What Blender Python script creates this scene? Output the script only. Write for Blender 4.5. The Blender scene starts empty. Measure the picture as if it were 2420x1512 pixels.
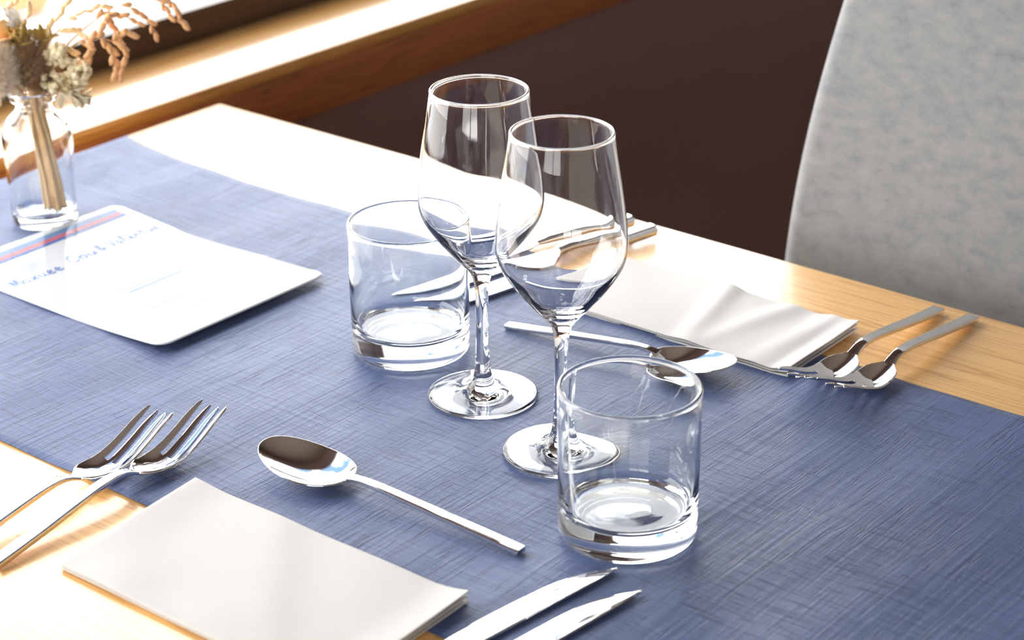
import bpy, bmesh, math, random
from math import sin, cos, pi, radians, sqrt
from mathutils import Vector, Matrix, noise as mnoise

S = bpy.context.scene
COL = S.collection
T = 0.75                       # height of the table top above the floor
TZ = Vector((0, 0, T))

# ------------------------------------------------------------------ camera
cam_d = bpy.data.cameras.new('camera')
cam = bpy.data.objects.new('camera', cam_d)
COL.objects.link(cam)
PITCH, ROLL, YAW = 0.4226, -0.0070, 0.6817
CAM = Vector((0.8186, -0.9774, 0.6306 + T))
fw = Vector((-sin(YAW) * cos(PITCH), cos(YAW) * cos(PITCH), -sin(PITCH)))
r_ = Vector((cos(YAW), sin(YAW), 0)); u_ = r_.cross(fw)
rt = cos(ROLL) * r_ + sin(ROLL) * u_
up = -sin(ROLL) * r_ + cos(ROLL) * u_
M = Matrix((rt, up, -fw)).transposed().to_4x4()
M.translation = CAM
cam.matrix_world = M
cam_d.sensor_width = 36.0
cam_d.lens = 5000.0 * 36.0 / 2420.0
cam_d.clip_start = 0.05
cam_d.clip_end = 200
cam_d.dof.use_dof = True
cam_d.dof.focus_distance = 1.36
cam_d.dof.aperture_fstop = 7.5
S.camera = cam

# ------------------------------------------------------------------ sky and light
SKY = 1.0
w = bpy.data.worlds.new('sky'); S.world = w
w.use_nodes = True
nt = w.node_tree; nt.nodes.clear()
out = nt.nodes.new('ShaderNodeOutputWorld'); bg = nt.nodes.new('ShaderNodeBackground')
tc = nt.nodes.new('ShaderNodeTexCoord'); mp = nt.nodes.new('ShaderNodeMapping')
mp.inputs['Scale'].default_value = (1.0, 1.0, 1.9)
nz = nt.nodes.new('ShaderNodeTexNoise'); nz.inputs['Scale'].default_value = 2.6
nz.inputs['Detail'].default_value = 5; nz.inputs['Roughness'].default_value = 0.55
cr = nt.nodes.new('ShaderNodeValToRGB')
cr.color_ramp.elements[0].position = 0.495; cr.color_ramp.elements[0].color = (0.055, 0.095, 0.165, 1)
cr.color_ramp.elements[1].position = 0.55; cr.color_ramp.elements[1].color = (1.0, 0.99, 0.97, 1)
nt.links.new(tc.outputs['Generated'], mp.inputs['Vector'])
nt.links.new(mp.outputs['Vector'], nz.inputs['Vector'])
sp = nt.nodes.new('ShaderNodeSeparateXYZ'); hz_ = nt.nodes.new('ShaderNodeMapRange')
hz_.inputs[1].default_value = 0.36; hz_.inputs[2].default_value = 0.56; hz_.inputs[3].default_value = 0.16; hz_.inputs[4].default_value = 0.0
ad_ = nt.nodes.new('ShaderNodeMath'); ad_.operation = 'ADD'
nt.links.new(tc.outputs['Generated'], sp.inputs[0]); nt.links.new(sp.outputs['Z'], hz_.inputs[0])
nt.links.new(nz.outputs['Fac'], ad_.inputs[0]); nt.links.new(hz_.outputs[0], ad_.inputs[1])
nt.links.new(ad_.outputs[0], cr.inputs['Fac'])
nt.links.new(cr.outputs['Color'], bg.inputs['Color'])
nt.links.new(bg.outputs['Background'], out.inputs['Surface'])
bg.inputs['Strength'].default_value = 9.0 * SKY

WY0, WY1, WZ0, WZ1 = -1.3, 1.90, 0.0, 1.27     # window opening (z above table height)
WX = -0.80
pl = bpy.data.lights.new('window_daylight', 'AREA'); pl.shape = 'RECTANGLE'
pl.size = WZ1 - WZ0; pl.size_y = WY1 - WY0
po = bpy.data.objects.new('window_daylight', pl); COL.objects.link(po)
po.location = (WX - 0.10, (WY0 + WY1) / 2, T + (WZ0 + WZ1) / 2)
po.rotation_euler = (0, radians(-90), 0)
pl.cycles.is_portal = True
# added window, unseen behind the photographer, to fill chair and background with light
VX0, VX1, VZ0, VZ1 = 0.1, 2.5, 0.1, 1.55
pl2 = bpy.data.lights.new('added_rear_fill_daylight', 'AREA'); pl2.shape = 'RECTANGLE'
pl2.size = VX1 - VX0; pl2.size_y = VZ1 - VZ0
po2 = bpy.data.objects.new('added_rear_fill_daylight', pl2); COL.objects.link(po2)
po2.location = ((VX0 + VX1) / 2, -3.62, T + (VZ0 + VZ1) / 2)
po2.rotation_euler = (radians(90), 0, 0)
pl2.cycles.is_portal = True

S.view_settings.view_transform = 'Standard'
S.view_settings.look = 'None'
S.view_settings.exposure = 0.0
S.view_settings.gamma = 1.0
S.view_settings.use_curve_mapping = False
cy = S.cycles
cy.max_bounces = 18; cy.transmission_bounces = 16; cy.glossy_bounces = 8
cy.diffuse_bounces = 4; cy.transparent_max_bounces = 12
cy.caustics_reflective = True; cy.caustics_refractive = True
cy.sample_clamp_indirect = 14.0
cy.blur_glossy = 0.3

# ------------------------------------------------------------------ helpers
def link(o, parent=None):
    COL.objects.link(o)
    if parent is not None: o.parent = parent
    return o

def mesh(name, verts, faces, mat, parent=None, smooth=True, loc=None):
    me = bpy.data.meshes.new(name)
    me.from_pydata([tuple(v) for v in verts], [], faces)
    me.update()
    if smooth:
        for p in me.polygons: p.use_smooth = True
    if mat: me.materials.append(mat)
    o = bpy.data.objects.new(name, me)
    link(o, parent)
    if loc is not None: o.location = loc
    return o

def fix(o):
    bm = bmesh.new(); bm.from_mesh(o.data)
    bmesh.ops.recalc_face_normals(bm, faces=bm.faces)
    bm.to_mesh(o.data); bm.free()
    return o

def box(name, lo, hi, mat, parent=None, bev=0.0, seg=2, smooth=False):
    x0, y0, z0 = lo; x1, y1, z1 = hi
    v = [(x0,y0,z0),(x1,y0,z0),(x1,y1,z0),(x0,y1,z0),(x0,y0,z1),(x1,y0,z1),(x1,y1,z1),(x0,y1,z1)]
    f = [(0,3,2,1),(4,5,6,7),(0,1,5,4),(1,2,6,5),(2,3,7,6),(3,0,4,7)]
    o = mesh(name, v, f, mat, parent, smooth)
    if bev:
        m = o.modifiers.new('bevel', 'BEVEL'); m.width = bev; m.segments = seg
        m.limit_method = 'ANGLE'
        for p in o.data.polygons: p.use_smooth = True
        o.data.update()
    return o

def thing(name, label, cat, loc=(0,0,0), rz=0.0, group=None):
    o = bpy.data.objects.new(name, None); o.empty_display_size = 0.02
    COL.objects.link(o)
    o.location = loc; o.rotation_euler = (0, 0, rz)
    return tag(o, label, cat, group)

def tag(o, label, cat, group=None):
    o['label'] = label; o['category'] = cat
    if group: o['group'] = group
    return o

def struct(o):
    o['kind'] = 'structure'; return o

def copy_tree(o, parent=None):
    c = o.copy(); COL.objects.link(c)
    if parent is not None: c.parent = parent
    for ch in list(o.children): copy_tree(ch, c)
    return c

def lathe(name, prof, mat, parent=None, n=96, loc=None):
    """closed profile (r,z) list; r==0 points become poles"""
    V = []; F = []; ring = []
    for (r, z) in prof:
        if r <= 1e-7:
            ring.append([len(V)]); V.append((0, 0, z))
        else:
            ring.append(list(range(len(V), len(V) + n)))
            V += [(r * cos(2*pi*k/n), r * sin(2*pi*k/n), z) for k in range(n)]
    for a, b in zip(ring[:-1], ring[1:]):
        for k in range(n):
            k2 = (k + 1) % n
            if len(a) == 1 and len(b) == 1: continue
            if len(a) == 1: F.append((a[0], b[k2], b[k]))
            elif len(b) == 1: F.append((a[k], a[k2], b[0]))
            else: F.append((a[k], a[k2], b[k2], b[k]))
    return fix(mesh(name, V, F, mat, parent, True, loc))

def smooth_prof(pts, k=6):
    """Catmull-Rom through the points"""
    P = [pts[0]] + list(pts) + [pts[-1]]
    R = []
    for i in range(1, len(P) - 2):
        p0, p1, p2, p3 = P[i-1], P[i], P[i+1], P[i+2]
        for j in range(k):
            t = j / k
            R.append(tuple(0.5 * (2*b + (c-a)*t + (2*a-5*b+4*c-d)*t*t + (-a+3*b-3*c+d)*t**3)
                           for a, b, c, d in zip(p0, p1, p2, p3)))
    R.append(tuple(pts[-1]))
    return R

def tube(name, path, rad, mat, parent=None, n=8):
    """tube along 3-D points, rad scalar or list"""
    P = [Vector(p) for p in path]; V = []; F = []
    prev = None
    for i, p in enumerate(P):
        t = (P[min(i+1, len(P)-1)] - P[max(i-1, 0)]).normalized()
        a = prev if prev is not None else (Vector((0,0,1)) if abs(t.z) < .9 else Vector((1,0,0)))
        a = (a - t * a.dot(t)).normalized(); prev = a
        b = t.cross(a)
        r = rad[i] if isinstance(rad, (list, tuple)) else rad
        V += [p + r * (cos(2*pi*k/n) * a + sin(2*pi*k/n) * b) for k in range(n)]
    for i in range(len(P) - 1):
        for k in range(n):
            k2 = (k+1) % n
            F.append((i*n+k, i*n+k2, (i+1)*n+k2, (i+1)*n+k))
    F.append(tuple(range(n))[::-1]); F.append(tuple((len(P)-1)*n+k for k in range(n)))
    return fix(mesh(name, V, F, mat, parent))

# ------------------------------------------------------------------ materials
def new_mat(name):
    m = bpy.data.materials.new(name); m.use_nodes = True
    n = m.node_tree.nodes; b = n['Principled BSDF']
    return m, m.node_tree, n, b

def simple(name, col, rough=0.5, metal=0.0, coat=0.0, spec=0.5, bump=0.0, bscale=200, **k):
    m, t, n, b = new_mat(name)
    b.inputs['Base Color'].default_value = (*col, 1)
    b.inputs['Roughness'].default_value = rough
    b.inputs['Metallic'].default_value = metal
    b.inputs['Coat Weight'].default_value = coat
    b.inputs['Specular IOR Level'].default_value = spec
    for a, v in k.items(): b.inputs[a.replace('_', ' ')].default_value = v
    if bump:
        c = n.new('ShaderNodeTexCoord'); z = n.new('ShaderNodeTexNoise')
        z.inputs['Scale'].default_value = bscale; z.inputs['Detail'].default_value = 4
        bp = n.new('ShaderNodeBump'); bp.inputs['Strength'].default_value = 1.0
        bp.inputs['Distance'].default_value = bump
        t.links.new(c.outputs['Object'], z.inputs['Vector'])
        t.links.new(z.outputs['Fac'], bp.inputs['Height'])
        t.links.new(bp.outputs['Normal'], b.inputs['Normal'])
    return m

def ramp(n, stops):
    r = n.new('ShaderNodeValToRGB'); e = r.color_ramp.elements
    while len(e) < len(stops): e.new(0.5)
    for q, (p, c) in zip(e, stops):
        q.position = p; q.color = (*c, 1)
    return r

def wood(name, c_light, c_mid, c_dark, rough=0.3, coat=0.6, crough=0.2, axis='X', ior=1.5):
    m, t, n, b = new_mat(name); L = t.links.new
    c = n.new('ShaderNodeTexCoord'); mp = n.new('ShaderNodeMapping')
    sc = {'X': (1.2, 26, 26), 'Y': (26, 1.2, 26)}[axis]
    mp.inputs['Scale'].default_value = sc
    z = n.new('ShaderNodeTexNoise'); z.inputs['Scale'].default_value = 1.0
    z.inputs['Detail'].default_value = 3; z.inputs['Distortion'].default_value = 0.25
    L(c.outputs['Object'], mp.inputs['Vector']); L(mp.outputs['Vector'], z.inputs['Vector'])
    # growth rings: noise -> sine-like saw
    mu = n.new('ShaderNodeMath'); mu.operation = 'MULTIPLY'; mu.inputs[1].default_value = 15.0
    L(z.outputs['Fac'], mu.inputs[0])
    fr = n.new('ShaderNodeMath'); fr.operation = 'FRACT'; L(mu.outputs[0], fr.inputs[0])
    r1 = ramp(n, [(0.0, c_mid), (0.55, c_light), (0.85, c_mid), (0.97, c_dark), (1.0, c_mid)])
    L(fr.outputs[0], r1.inputs['Fac'])
    # fine fibres
    mp2 = n.new('ShaderNodeMapping'); mp2.inputs['Scale'].default_value = tuple(s * 14 for s in sc)
    z2 = n.new('ShaderNodeTexNoise'); z2.inputs['Scale'].default_value = 1.0; z2.inputs['Detail'].default_value = 3
    L(c.outputs['Object'], mp2.inputs['Vector']); L(mp2.outputs['Vector'], z2.inputs['Vector'])
    mx = n.new('ShaderNodeMix'); mx.data_type = 'RGBA'; mx.blend_type = 'MULTIPLY'
    mx.inputs['Factor'].default_value = 0.35
    r2 = ramp(n, [(0.3, (0.72, 0.66, 0.58)), (0.6, (1, 1, 1))])
    L(z2.outputs['Fac'], r2.inputs['Fac'])
    L(r1.outputs['Color'], mx.inputs[6]); L(r2.outputs['Color'], mx.inputs[7])
    # sparse knots
    v = n.new('ShaderNodeTexVoronoi'); v.inputs['Scale'].default_value = 1.0
    mp3 = n.new('ShaderNodeMapping'); mp3.inputs['Scale'].default_value = tuple((3.0 if s < 5 else 7.0) for s in sc)
    L(c.outputs['Object'], mp3.inputs['Vector']); L(mp3.outputs['Vector'], v.inputs['Vector'])
    r3 = ramp(n, [(0.0, (0.45, 0.25, 0.12)), (0.025, (0.55, 0.35, 0.2)), (0.05, (1, 1, 1))])
    L(v.outputs['Distance'], r3.inputs['Fac'])
    mx2 = n.new('ShaderNodeMix'); mx2.data_type = 'RGBA'; mx2.blend_type = 'MULTIPLY'
    mx2.inputs['Factor'].default_value = 0.8
    L(mx.outputs[2], mx2.inputs[6]); L(r3.outputs['Color'], mx2.inputs[7])
    L(mx2.outputs[2], b.inputs['Base Color'])
    bp = n.new('ShaderNodeBump'); bp.inputs['Distance'].default_value = 0.00012
    L(z2.outputs['Fac'], bp.inputs['Height']); L(bp.outputs['Normal'], b.inputs['Normal'])
    b.inputs['Roughness'].default_value = rough
    b.inputs['Coat Weight'].default_value = coat
    b.inputs['Coat Roughness'].default_value = crough
    b.inputs['Coat IOR'].default_value = ior
    b.inputs['IOR'].default_value = ior
    return m

M_TABLE = wood('varnished_pine', (0.92, 0.55, 0.19), (0.84, 0.46, 0.135), (0.62, 0.30, 0.075), 0.38, 1.0, 0.18, 'X', 1.47)
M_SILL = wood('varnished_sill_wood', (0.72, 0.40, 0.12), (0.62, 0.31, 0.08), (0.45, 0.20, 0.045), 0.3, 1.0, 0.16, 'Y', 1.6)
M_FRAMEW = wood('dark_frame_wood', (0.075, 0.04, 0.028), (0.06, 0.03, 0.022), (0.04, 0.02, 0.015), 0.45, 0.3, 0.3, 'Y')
M_APRON_SHADE = wood('shade_brown_apron_wood', (0.46, 0.17, 0.055), (0.36, 0.125, 0.04), (0.25, 0.085, 0.03), 0.4, 0.3, 0.3, 'Y')  # shade of the sill's front face put into this darker brown
M_CHROME = simple('polished_steel', (0.86, 0.85, 0.84), 0.07, 1.0)
M_BRUSH = simple('steel_blade', (0.88, 0.88, 0.88), 0.05, 1.0)
M_WALLD = simple('dark_brown_wall_paint', (0.27, 0.165, 0.155), 0.7, bump=0.0002, bscale=300)
M_WALL = simple('warm_wall_paint', (0.55, 0.49, 0.43), 0.8)
M_CEIL = simple('brown_ceiling', (0.26, 0.215, 0.18), 0.7)
M_FLOOR = wood('dark_floor_wood', (0.16, 0.09, 0.06), (0.13, 0.07, 0.05), (0.09, 0.05, 0.035), 0.5, 0.1, 0.3, 'X')
M_TERR = simple('white_terrace_concrete', (0.82, 0.82, 0.80), 0.8, bump=0.001, bscale=30)
M_POST = simple('pale_weathered_post', (0.55, 0.32, 0.14), 0.6)

def glass_mat(name, col=(1, 1, 1), ior=1.5):
    m, t, n, b = new_mat(name)
    b.inputs['Base Color'].default_value = (*col, 1)
    b.inputs['Roughness'].default_value = 0.0
    b.inputs['Transmission Weight'].default_value = 1.0
    b.inputs['IOR'].default_value = ior
    return m
M_GLASS = glass_mat('clear_crystal', (1, 1, 1), 1.52)
M_TUMB = glass_mat('clear_tumbler_glass', (0.985, 1.0, 0.993), 1.52)
M_BOTTLE = glass_mat('clear_bottle_glass', (0.985, 1.0, 0.99), 1.5)

def pane_mat():
    m, t, n, b = new_mat('window_glass'); L = t.links.new
    n.remove(b)
    o = n['Material Output']
    tr = n.new('ShaderNodeBsdfTransparent'); gl = n.new('ShaderNodeBsdfGlossy')
    gl.inputs['Roughness'].default_value = 0.0
    lw = n.new('ShaderNodeLayerWeight'); lw.inputs['Blend'].default_value = 0.5
    pw = n.new('ShaderNodeMath'); pw.operation = 'POWER'; pw.inputs[1].default_value = 5.0
    fr = n.new('ShaderNodeMath'); fr.operation = 'MULTIPLY_ADD'; fr.inputs[1].default_value = 0.9; fr.inputs[2].default_value = 0.04
    L(lw.outputs['Facing'], pw.inputs[0]); L(pw.outputs[0], fr.inputs[0])
    mx = n.new('ShaderNodeMixShader')
    L(fr.outputs[0], mx.inputs[0]); L(tr.outputs[0], mx.inputs[1]); L(gl.outputs[0], mx.inputs[2])
    L(mx.outputs[0], o.inputs['Surface'])
    return m
M_PANE = pane_mat()

def linen():
    m, t, n, b = new_mat('blue_linen_paper'); L = t.links.new
    c = n.new('ShaderNodeTexCoord')
    def lines(sc, det, dist, lo, hi):
        mp = n.new('ShaderNodeMapping'); mp.inputs['Scale'].default_value = sc
        z = n.new('ShaderNodeTexNoise'); z.inputs['Scale'].default_value = 1.0
        z.inputs['Detail'].default_value = det; z.inputs['Distortion'].default_value = dist
        L(c.outputs['Object'], mp.inputs['Vector']); L(mp.outputs['Vector'], z.inputs['Vector'])
        # thin cracks where the noise crosses its middle value
        s = n.new('ShaderNodeMath'); s.operation = 'SUBTRACT'; s.inputs[1].default_value = 0.5
        a = n.new('ShaderNodeMath'); a.operation = 'ABSOLUTE'
        L(z.outputs['Fac'], s.inputs[0]); L(s.outputs[0], a.inputs[0])
        mr = n.new('ShaderNodeMapRange'); mr.inputs[1].default_value = lo; mr.inputs[2].default_value = hi
        L(a.outputs[0], mr.inputs[0])
        return mr.outputs[0], z.outputs['Fac']
    A, za = lines((9, 290, 1), 2.0, 0.12, 0.0, 0.022)     # grooves running along the table
    B, zb = lines((260, 8, 1), 2.0, 0.12, 0.0, 0.026)     # grooves running across
    Cc, zc = lines((900, 900, 1), 2.0, 0.0, 0.0, 0.2)
    # patchiness: where the grooves fade away
    mpp = n.new('ShaderNodeMapping'); mpp.inputs['Scale'].default_value = (9, 9, 1)
    zp = n.new('ShaderNodeTexNoise'); zp.inputs['Scale'].default_value = 1.0; zp.inputs['Detail'].default_value = 2
    L(c.outputs['Object'], mpp.inputs['Vector']); L(mpp.outputs['Vector'], zp.inputs['Vector'])
    def mth(op, a, b_, clamp=False):
        q = n.new('ShaderNodeMath'); q.operation = op; q.use_clamp = clamp
        for i, v in enumerate((a, b_)):
            if isinstance(v, (int, float)): q.inputs[i].default_value = v
            else: L(v, q.inputs[i])
        return q.outputs[0]
    ra = n.new('ShaderNodeMapRange'); ra.inputs[1].default_value = 0.35; ra.inputs[2].default_value = 0.62
    L(zp.outputs['Fac'], ra.inputs[0])
    ia = mth('SUBTRACT', 1.0, A); ib = mth('SUBTRACT', 1.0, B)
    wa = mth('MULTIPLY', ia, mth('ADD', mth('MULTIPLY', ra.outputs[0], 0.75), 0.25))
    wb = mth('MULTIPLY', ib, mth('ADD', mth('MULTIPLY', mth('SUBTRACT', 1.0, ra.outputs[0]), 0.75), 0.25))
    groove = mth('MAXIMUM', wa, wb)
    h = mth('SUBTRACT', mth('ADD', mth('MULTIPLY', za, 0.9), mth('ADD', mth('MULTIPLY', zb, 0.9), mth('MULTIPLY', zc, 0.12))), mth('MULTIPLY', groove, 0.5))
    bp = n.new('ShaderNodeBump'); bp.inputs['Strength'].default_value = 0.55; bp.inputs['Distance'].default_value = 0.0009
    L(h, bp.inputs['Height']); L(bp.outputs['Normal'], b.inputs['Normal'])
    r = ramp(n, [(0.0, (0.056, 0.094, 0.228)), (1.0, (0.018, 0.031, 0.095))])
    L(groove, r.inputs['Fac'])
    L(r.outputs['Color'], b.inputs['Base Color'])
    b.inputs['Roughness'].default_value = 0.5
    b.inputs['Specular IOR Level'].default_value = 0.33
    b.inputs['Sheen Weight'].default_value = 0.1
    return m
M_LINEN = linen()

def napkin_mat():
    m, t, n, b = new_mat('white_napkin_paper'); L = t.links.new
    c = n.new('ShaderNodeTexCoord'); mp = n.new('ShaderNodeMapping'); mp.inputs['Scale'].default_value = (150, 900, 300)
    z = n.new('ShaderNodeTexNoise'); z.inputs['Scale'].default_value = 1.0; z.inputs['Detail'].default_value = 4
    z2 = n.new('ShaderNodeTexNoise'); z2.inputs['Scale'].default_value = 35; z2.inputs['Detail'].default_value = 3
    L(c.outputs['Object'], mp.inputs['Vector']); L(mp.outputs['Vector'], z.inputs['Vector'])
    L(c.outputs['Object'], z2.inputs['Vector'])
    ad = n.new('ShaderNodeMath'); ad.operation = 'MULTIPLY_ADD'; ad.inputs[1].default_value = 3.0
    L(z2.outputs['Fac'], ad.inputs[0]); L(z.outputs['Fac'], ad.inputs[2])
    bp = n.new('ShaderNodeBump'); bp.inputs['Strength'].default_value = 0.5; bp.inputs['Distance'].default_value = 0.00035
    L(ad.outputs[0], bp.inputs['Height']); L(bp.outputs['Normal'], b.inputs['Normal'])
    b.inputs['Base Color'].default_value = (0.66, 0.645, 0.625, 1); b.inputs['Roughness'].default_value = 0.9
    b.inputs['Specular IOR Level'].default_value = 0.1
    return m
M_NAP = napkin_mat()

def fabric_mat():
    m, t, n, b = new_mat('grey_chair_fabric'); L = t.links.new
    c = n.new('ShaderNodeTexCoord')
    z = n.new('ShaderNodeTexNoise'); z.inputs['Scale'].default_value = 1.0; z.inputs['Detail'].default_value = 5; z.inputs['Roughness'].default_value = 0.65
    mp = n.new('ShaderNodeMapping'); mp.inputs['Scale'].default_value = (60, 60, 95)
    L(c.outputs['Object'], mp.inputs['Vector']); L(mp.outputs['Vector'], z.inputs['Vector'])
    z2 = n.new('ShaderNodeTexNoise'); z2.inputs['Scale'].default_value = 900; z2.inputs['Detail'].default_value = 2
    L(c.outputs['Object'], z2.inputs['Vector'])
    ad = n.new('ShaderNodeMath'); ad.operation = 'MULTIPLY_ADD'; ad.inputs[1].default_value = 0.35
    L(z2.outputs['Fac'], ad.inputs[0]); L(z.outputs['Fac'], ad.inputs[2])
    r = ramp(n, [(0.35, (0.13, 0.135, 0.155)), (0.62, (0.20, 0.205, 0.21)), (0.9, (0.245, 0.245, 0.24))])
    L(ad.outputs[0], r.inputs['Fac']); L(r.outputs['Color'], b.inputs['Base Color'])
    bp = n.new('ShaderNodeBump'); bp.inputs['Strength'].default_value = 0.5; bp.inputs['Distance'].default_value = 0.0006
    L(ad.outputs[0], bp.inputs['Height']); L(bp.outputs['Normal'], b.inputs['Normal'])
    b.inputs['Roughness'].default_value = 0.9; b.inputs['Sheen Weight'].default_value = 0.5
    b.inputs['Specular IOR Level'].default_value = 0.2
    return m
M_FAB = fabric_mat()

M_CARD = simple('laminated_white_card', (0.60, 0.62, 0.66), 0.3, coat=1.0, spec=0.0, Coat_Roughness=0.03, Coat_IOR=1.21)
M_INKB = simple('pale_blue_ink', (0.05, 0.16, 0.50), 0.3, coat=1.0, spec=0.0, Coat_Roughness=0.03, Coat_IOR=1.21)
M_INKD = simple('blue_print', (0.02, 0.12, 0.48), 0.3, coat=1.0, spec=0.0, Coat_Roughness=0.03, Coat_IOR=1.21)
M_BAND = simple('grey_blue_print_band', (0.14, 0.24, 0.44), 0.3, coat=1.0, spec=0.0, Coat_Roughness=0.03, Coat_IOR=1.21)
M_PINK = simple('faded_red_print', (0.50, 0.12, 0.16), 0.3, coat=1.0, spec=0.0, Coat_Roughness=0.03, Coat_IOR=1.21)

# ------------------------------------------------------------------ room shell
ZF, ZC = -T, 1.80          # floor, ceiling relative to the table top
X0, X1, Y0, Y1 = -0.80, 3.2, -3.4, 3.4
room = [
    ('floor', (X0 - .2, Y0 - .1, ZF - .05), (X1 + .1, Y1 + .1, ZF), M_FLOOR),
    ('ceiling', (X0 - .2, Y0 - .1, ZC), (X1 + .1, Y1 + .1, ZC + .05), M_CEIL),
    ('wall_right', (X1, Y0, ZF), (X1 + .1, Y1, ZC), M_WALL),
    ('wall_back', (X0 - .2, Y1, ZF), (X1 + .1, Y1 + .1, ZC), M_WALLD),
]
for nme, lo, hi, mt in room:
    struct(box(nme, (lo[0], lo[1], lo[2] + T), (hi[0], hi[1], hi[2] + T), mt))
# window wall: below, above, and both sides of the opening, as one mesh
def wall_window():
    V = []; F = []
    def bx(x0, x1, y0, y1, z0, z1):
        b = len(V)
        V.extend([(x0,y0,z0),(x1,y0,z0),(x1,y1,z0),(x0,y1,z0),(x0,y0,z1),(x1,y0,z1),(x1,y1,z1),(x0,y1,z1)])
        F.extend([tuple(b + i for i in q) for q in [(0,3,2,1),(4,5,6,7),(0,1,5,4),(1,2,6,5),(2,3,7,6),(3,0,4,7)]])
    bx(-0.86, -0.675, Y0, Y1, 0.0, T - 0.08)            # lower, thicker part carrying the sill
    bx(-0.86, -0.80, Y0, WY0, T - 0.08, T + ZC)
    bx(-0.86, -0.80, WY1, Y1, T - 0.08, T + ZC)
    bx(-0.86, -0.80, WY0, WY1, T + WZ1, T + ZC)
    bx(-0.86, -0.80, WY0, WY1, T - 0.08, T - 0.02)
    return struct(mesh('wall_left', V, F, M_WALLD, smooth=False))
wall_window()
def wall_rear():
    V = []; F = []
    def bx(x0, x1, z0, z1):
        b = len(V); y0, y1 = Y0 - .1, Y0
        V.extend([(x0,y0,z0),(x1,y0,z0),(x1,y1,z0),(x0,y1,z0),(x0,y0,z1),(x1,y0,z1),(x1,y1,z1),(x0,y1,z1)])
        F.extend([tuple(b + i for i in q) for q in [(0,3,2,1),(4,5,6,7),(0,1,5,4),(1,2,6,5),(2,3,7,6),(3,0,4,7)]])
    bx(X0 - .2, VX0, 0, T + ZC); bx(VX1, X1 + .1, 0, T + ZC)
    bx(VX0, VX1, 0, T + VZ0); bx(VX0, VX1, T + VZ1, T + ZC)
    return struct(mesh('wall_front', V, F, M_WALL, smooth=False))
wall_rear()
fill_win = bpy.data.objects.new('added_fill_window', None); COL.objects.link(fill_win); struct(fill_win)  # added window out of view, there for fill light
fill_win.location = (0, Y0, T)
for a_, b_, c_, d_ in ((VX0, VX1, VZ0, VZ0 + .06), (VX0, VX1, VZ1 - .06, VZ1), (VX0, VX0 + .06, VZ0, VZ1), (VX1 - .06, VX1, VZ0, VZ1),
                       ((VX0 + VX1) / 2 - .04, (VX0 + VX1) / 2 + .04, VZ0, VZ1)):
    box('window_frame', (a_, -.07, c_), (b_, -.01, d_), M_FRAMEW, fill_win, 0.003)
box('window_pane', (VX0 + .03, -.045, VZ0 + .03), (VX1 - .03, -.041, VZ1 - .03), M_PANE, fill_win)

win = bpy.data.objects.new('window_1', None); COL.objects.link(win); struct(win)
win.location = (0, 0, T)
sx = -0.785
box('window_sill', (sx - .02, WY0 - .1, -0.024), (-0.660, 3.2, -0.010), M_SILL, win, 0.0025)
box('shade_toned_sill_apron', (-0.676, WY0 - .1, -0.078), (-0.6615, 3.2, -0.024), M_APRON_SHADE, win, 0.002)  # board coloured darker than the sill to stand for its shaded front
# frame: dark rails and stiles around the opening
def frame():
    V = []; F = []
    def bx(x0, x1, y0, y1, z0, z1):
        b = len(V)
        V.extend([(x0,y0,z0),(x1,y0,z0),(x1,y1,z0),(x0,y1,z0),(x0,y0,z1),(x1,y0,z1),(x1,y1,z1),(x0,y1,z1)])
        F.extend([tuple(b + i for i in q) for q in [(0,3,2,1),(4,5,6,7),(0,1,5,4),(1,2,6,5),(2,3,7,6),(3,0,4,7)]])
    bx(-0.84, -0.787, WY0, WY1, -0.02, 0.024)
    bx(-0.84, -0.787, WY0, WY1, WZ1 - .05, WZ1)
    bx(-0.84, -0.787, WY0, WY0 + .05, 0.024, WZ1 - .05)
    bx(-0.84, -0.787, WY1 - .05, WY1, 0.024, WZ1 - .05)
    return mesh('window_frame', V, F, M_FRAMEW, win, False)
frame()
box('window_pane', (-0.818, WY0 + .04, 0.02), (-0.814, WY1 - .04, WZ1 - .04), M_PANE, win)

struct(box('terrace', (-30, -30, -0.06), (-1.0, 30, 0.0), M_TERR))
# blurred wooden post outside the window, with a rounded foot
pv = [(0, 0.0), (0.030, 0.002), (0.055, 0.012), (0.07, 0.035), (0.075, 0.07), (0.075, 1.1), (0.07, 1.12), (0, 1.12)]
post = lathe('wooden_post', pv, M_POST, n=32, loc=(-3.13, 2.07, 0.0))
tag(post, 'blurred tan wooden post with rounded foot on the white terrace outside', 'post')

# ------------------------------------------------------------------ table
XE, XR = -0.596, 0.78
YN, YF = -0.500, 0.330
tb = thing('dining_table', 'pale varnished pine restaurant table beside the window sill', 'table', (0, 0, 0))
box('table_top', (XE, YN, T - 0.032), (XR, YF, T), M_TABLE, tb, 0.003, 3)
for lx in (XE + .08, XR - .08):
    for ly in (YN + .07, YF - .07):
        box('leg', (lx - .03, ly - .03, 0.0), (lx + .03, ly + .03, T - .032), M_TABLE, tb, 0.003)
box('table_apron', (XE + .06, YN + .05, T - .10), (XR - .06, YF - .05, T - .032), M_TABLE, tb, 0.002)

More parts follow.
